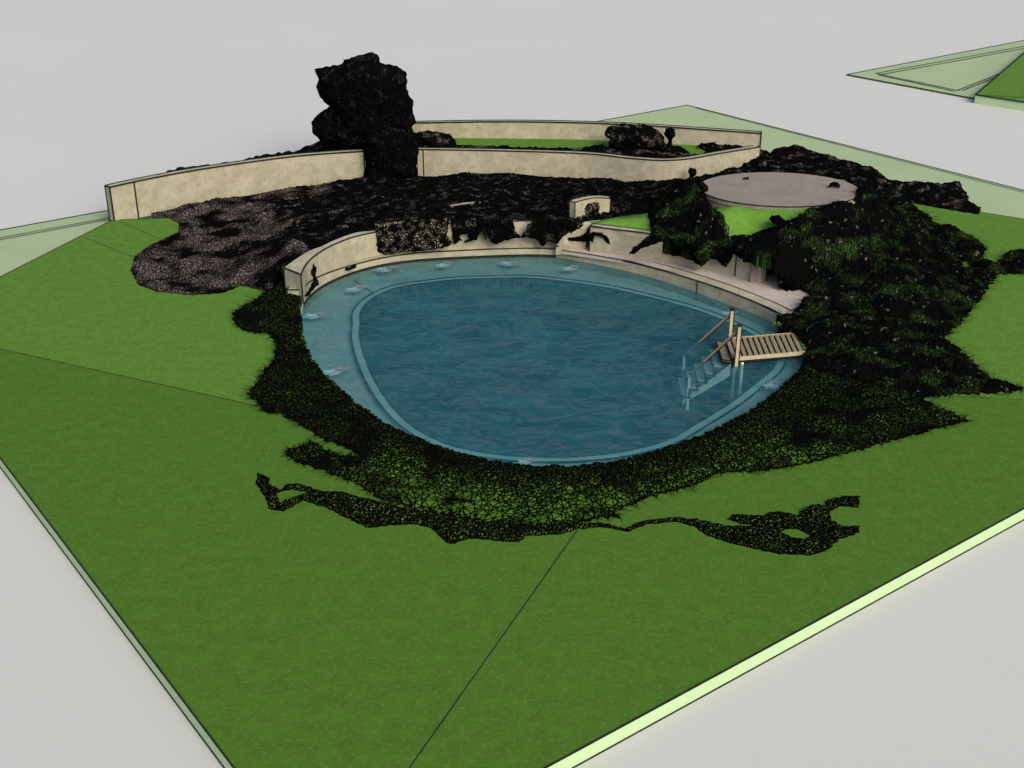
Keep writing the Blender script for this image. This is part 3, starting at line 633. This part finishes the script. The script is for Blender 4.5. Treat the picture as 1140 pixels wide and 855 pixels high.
# ---------------------------------------------------------------- wooden jetty with stair
ZD = 0.0
A = P(808, 377, ZD); B = P(820, 397, ZD); Cc = P(896, 390.5, ZD); Dd = P(887, 369.5, ZD)
o = empty('jetty', (B.x, B.y, ZD), 'wooden plank jetty with a handrailed stair going down into the pool', 'jetty'); O = o.location.copy()
def sub(v): return Vector(v)-O
u = (Cc-B); L = u.length; u.normalize(); wv = (A-B); W = 1.2; wv = Vector((0.02, 1, 0)).normalized()
npl = 13
for k in range(npl):
    s0 = B-u*.12+u*((L+.12)*k/npl); g_ = (L+.12)/npl-.055
    bm = bmesh.new(); poly_ = [s0, s0+u*g_, s0+u*g_+wv*W, s0+wv*W]; prism(bm, [sub(p) for p in poly_], .035)
    link('plank', bm, M_wood, o)
bm = bmesh.new()
for s_ in (.03, W/2, W-.03): bar(bm, sub(B-u*.1+wv*s_-Vector((0, 0, .11))), sub(Cc+wv*s_-Vector((0, 0, .11))), .05, .14, 0)
link('joist', bm, M_line, o)
for s_ in (-.03, W+.03):
    bm = bmesh.new(); bar(bm, sub(B-u*.02+wv*s_-Vector((0, 0, .05))), sub(Cc+wv*s_-Vector((0, 0, .05))), .04, .10); link('fascia', bm, M_rail, o)
# stair
down = Vector((-1.02, .42, 0)); bot = -1.5; ns = 6
for s_ in (.02, W-.02):
    a0 = B-u*.14+wv*s_; e0 = a0+down*1.1
    bm = bmesh.new()
    for side in (-.02, .02): pass
    q0 = a0+Vector((0, 0, -.22)); q1 = e0+Vector((0, 0, bot-ZD)); dn = Vector((0, 0, -.28))
    th = Vector((0, .04, 0))
    vs = [bm.verts.new(sub(p)) for p in (q0, q1, q1+dn*.4, q0+dn*1.2, q0+th, q1+th, q1+dn*.4+th, q0+dn*1.2+th)]
    for f in ((0, 1, 2, 3), (7, 6, 5, 4), (0, 4, 5, 1), (1, 5, 6, 2), (2, 6, 7, 3), (3, 7, 4, 0)): bm.faces.new([vs[i] for i in f])
    bmesh.ops.recalc_face_normals(bm, faces=bm.faces); link('stringer', bm, M_step, o)
for k in range(ns):
    tt = (k+.55)/ns; cpos = B-u*.14+down*1.1*tt+Vector((0, 0, (bot-ZD)*tt+.02)); dh = down.normalized()*.13
    bm = bmesh.new(); prism(bm, [sub(cpos-dh), sub(cpos+dh), sub(cpos+dh+wv*W), sub(cpos-dh+wv*W)], .04)
    tz = bmesh.new()
    st = link('step', bm, M_wood if cpos.z > ZW else M_step, o)
    for p_, q_ in ((cpos+dh, cpos+dh+wv*W), (cpos-dh, cpos-dh+wv*W)): bar(tz, sub(p_)+Vector((0, 0, .01)), sub(q_)+Vector((0, 0, .01)), .035, .03)
    bar(tz, sub(cpos-dh), sub(cpos+dh), .035, .03)
    if k: bar(tz, sub(cpos+dh), sub(cpos+dh-Vector((0, 0, .24))), .035, .03)
    link('nosing', tz, M_line, st)
for s_, topz in ((-.05, .88), (W+.03, .80)):
    a0 = B-u*.0+wv*s_
    bm = bmesh.new(); bar(bm, sub((a0.x, a0.y, -.3)), sub((a0.x, a0.y, topz)), .10, .10, up=Vector((0, 1, 0))); pst = link('newel_post', bm, M_rail, o)
    bm = bmesh.new(); bar(bm, sub((a0.x, a0.y, topz)), sub((a0.x, a0.y, topz+.05)), .125, .125, up=Vector((0, 1, 0))); 
    bar(bm, sub((a0.x-.055, a0.y-.055, -.25)), sub((a0.x-.055, a0.y-.055, topz)), .02, .02); bar(bm, sub((a0.x+.055, a0.y-.055, -.25)), sub((a0.x+.055, a0.y-.055, topz)), .02, .02)
    link('post_cap', bm, M_line, pst)
    e0 = a0+down*1.1; zr = -.72
    t0 = Vector((a0.x, a0.y, topz-.08)); t1_ = Vector((e0.x, e0.y, zr))
    bm = bmesh.new(); bar(bm, sub(t0), sub(t1_), .055, .06); link('handrail', bm, M_wood, o)
    bm = bmesh.new(); bar(bm, sub(t0+Vector((0, -.01, -.05))), sub(t1_+Vector((0, -.01, -.05))), .06, .03); link('rail_under_strip', bm, M_line, o)  # solid black strip along the underside of the handrail
    bm = bmesh.new(); bar(bm, sub((e0.x, e0.y, ZF)), sub((e0.x, e0.y, zr)), .07, .07, up=Vector((0, 1, 0))); link('foot_post', bm, M_step, o)
for s_ in (.06, W-.06):
    a0 = B+u*.18+wv*s_; bm = bmesh.new(); rod(bm, sub((a0.x, a0.y, ZF)), sub((a0.x, a0.y, ZD-.12)), .045); link('support_post', bm, M_step, o)
# ---------------------------------------------------------------- pink and white water lilies
def lily_mesh(kind, seed):
    rr = random.Random(seed); bm = bmesh.new()
    for ringi, (n_, ln, el) in enumerate(((9, .30, .18), (7, .24, .5), (5, .16, .9))) if kind == 'w' else enumerate(((8, .26, .3), (6, .18, .75))):
        for k in range(n_):
            a = 2*math.pi*k/n_+ringi*.3+rr.uniform(-.12, .12); l = ln*rr.uniform(.85, 1.15); wd = l*.26
            d = Vector((math.cos(a), math.sin(a), 0)); s_ = Vector((-d.y, d.x, 0)); up_ = Vector((0, 0, 1))
            pts = [d*l*.08, d*l*.5*math.cos(el)+up_*l*.5*math.sin(el)*.7+s_*wd, d*l*math.cos(el)+up_*l*math.sin(el), d*l*.5*math.cos(el)+up_*l*.5*math.sin(el)*.7-s_*wd, d*l*.55*math.cos(el)+up_*(l*.5*math.sin(el)*.7-.03)]
            v = [bm.verts.new(p) for p in pts]
            for f in ((0, 1, 4), (1, 2, 4), (2, 3, 4), (3, 0, 4)): bm.faces.new([v[i] for i in f])
    return bm
GRP = 'pink and white water lilies round the pool edge'
proto = empty('water_lily', (0, 0, 0), 'x', 'water lily', GRP)
ow = link('white_bloom', lily_mesh('w', 1), M_white, proto); ow.location = (-.12, -.06, .0); ow.scale = (1, .8, 1)
op = link('pink_bloom', lily_mesh('p', 2), M_pink, proto); op.location = (.14, .10, .0); op.scale = (1, .8, 1)
spots = [((373, 414), 1.05, 'water lily near the left bank, closest to the viewer on that side'),
 ((352, 352), 1.0, 'water lily beside the left bank just below the end of the thick curved wall'),
 ((397, 322), 1.0, 'water lily on the shelf joint in front of the thick curved wall'),
 ((430, 300), 1.15, 'water lily touching the rim wall where the thick curved wall ends'),
 ((495, 295), .95, 'water lily under the speckled creeper at the far pool rim'),
 ((568, 294), .95, 'water lily in the middle of the far pool rim'),
 ((636, 299), .9, 'water lily just right of the kink in the far rim wall'),
 ((813, 349), .7, 'water lily behind the far newel post of the jetty'),
 ((860, 429), .85, 'water lily in the narrow shelf right of the jetty, near the hedge bank'),
 ((586, 514), .6, 'small water lily half hidden at the nearest edge of the pool')]
for i, (px, s_, lab) in enumerate(spots):
    if i == 0: r_ = proto; kids = []
    else:
        r_ = proto.copy(); COL.objects.link(r_)
        for ch in (ow, op):
            c2_ = ch.copy(); COL.objects.link(c2_); c2_.parent = r_
    r_.location = P(px[0], px[1], ZW-.075); r_.rotation_euler = (0, 0, [.2, -.1, .35, 0, .5, -.3, .3, .1, .4, 0][i]); r_.scale = (s_, s_, s_*.5)
    r_['label'] = lab
# green tuft at the end of the rim wall
b0 = P(866, 364, .02); o = empty('leafy_plant', b0, 'small bright green leafy tuft where the rim wall meets the jetty bank', 'plant')
bm = bmesh.new(); rr = random.Random(4)
for k in range(26):
    a = rr.uniform(0, 6.28); l = rr.uniform(.12, .26); d = Vector((math.cos(a), math.sin(a), rr.uniform(.3, 1.2))).normalized(); s_ = Vector((-math.sin(a), math.cos(a), 0))*.035
    v = [bm.verts.new(p) for p in (d*.03, d*l*.6+s_, d*l, d*l*.6-s_)]; bm.faces.new(v)
link('leaves', bm, M_lawn, o)
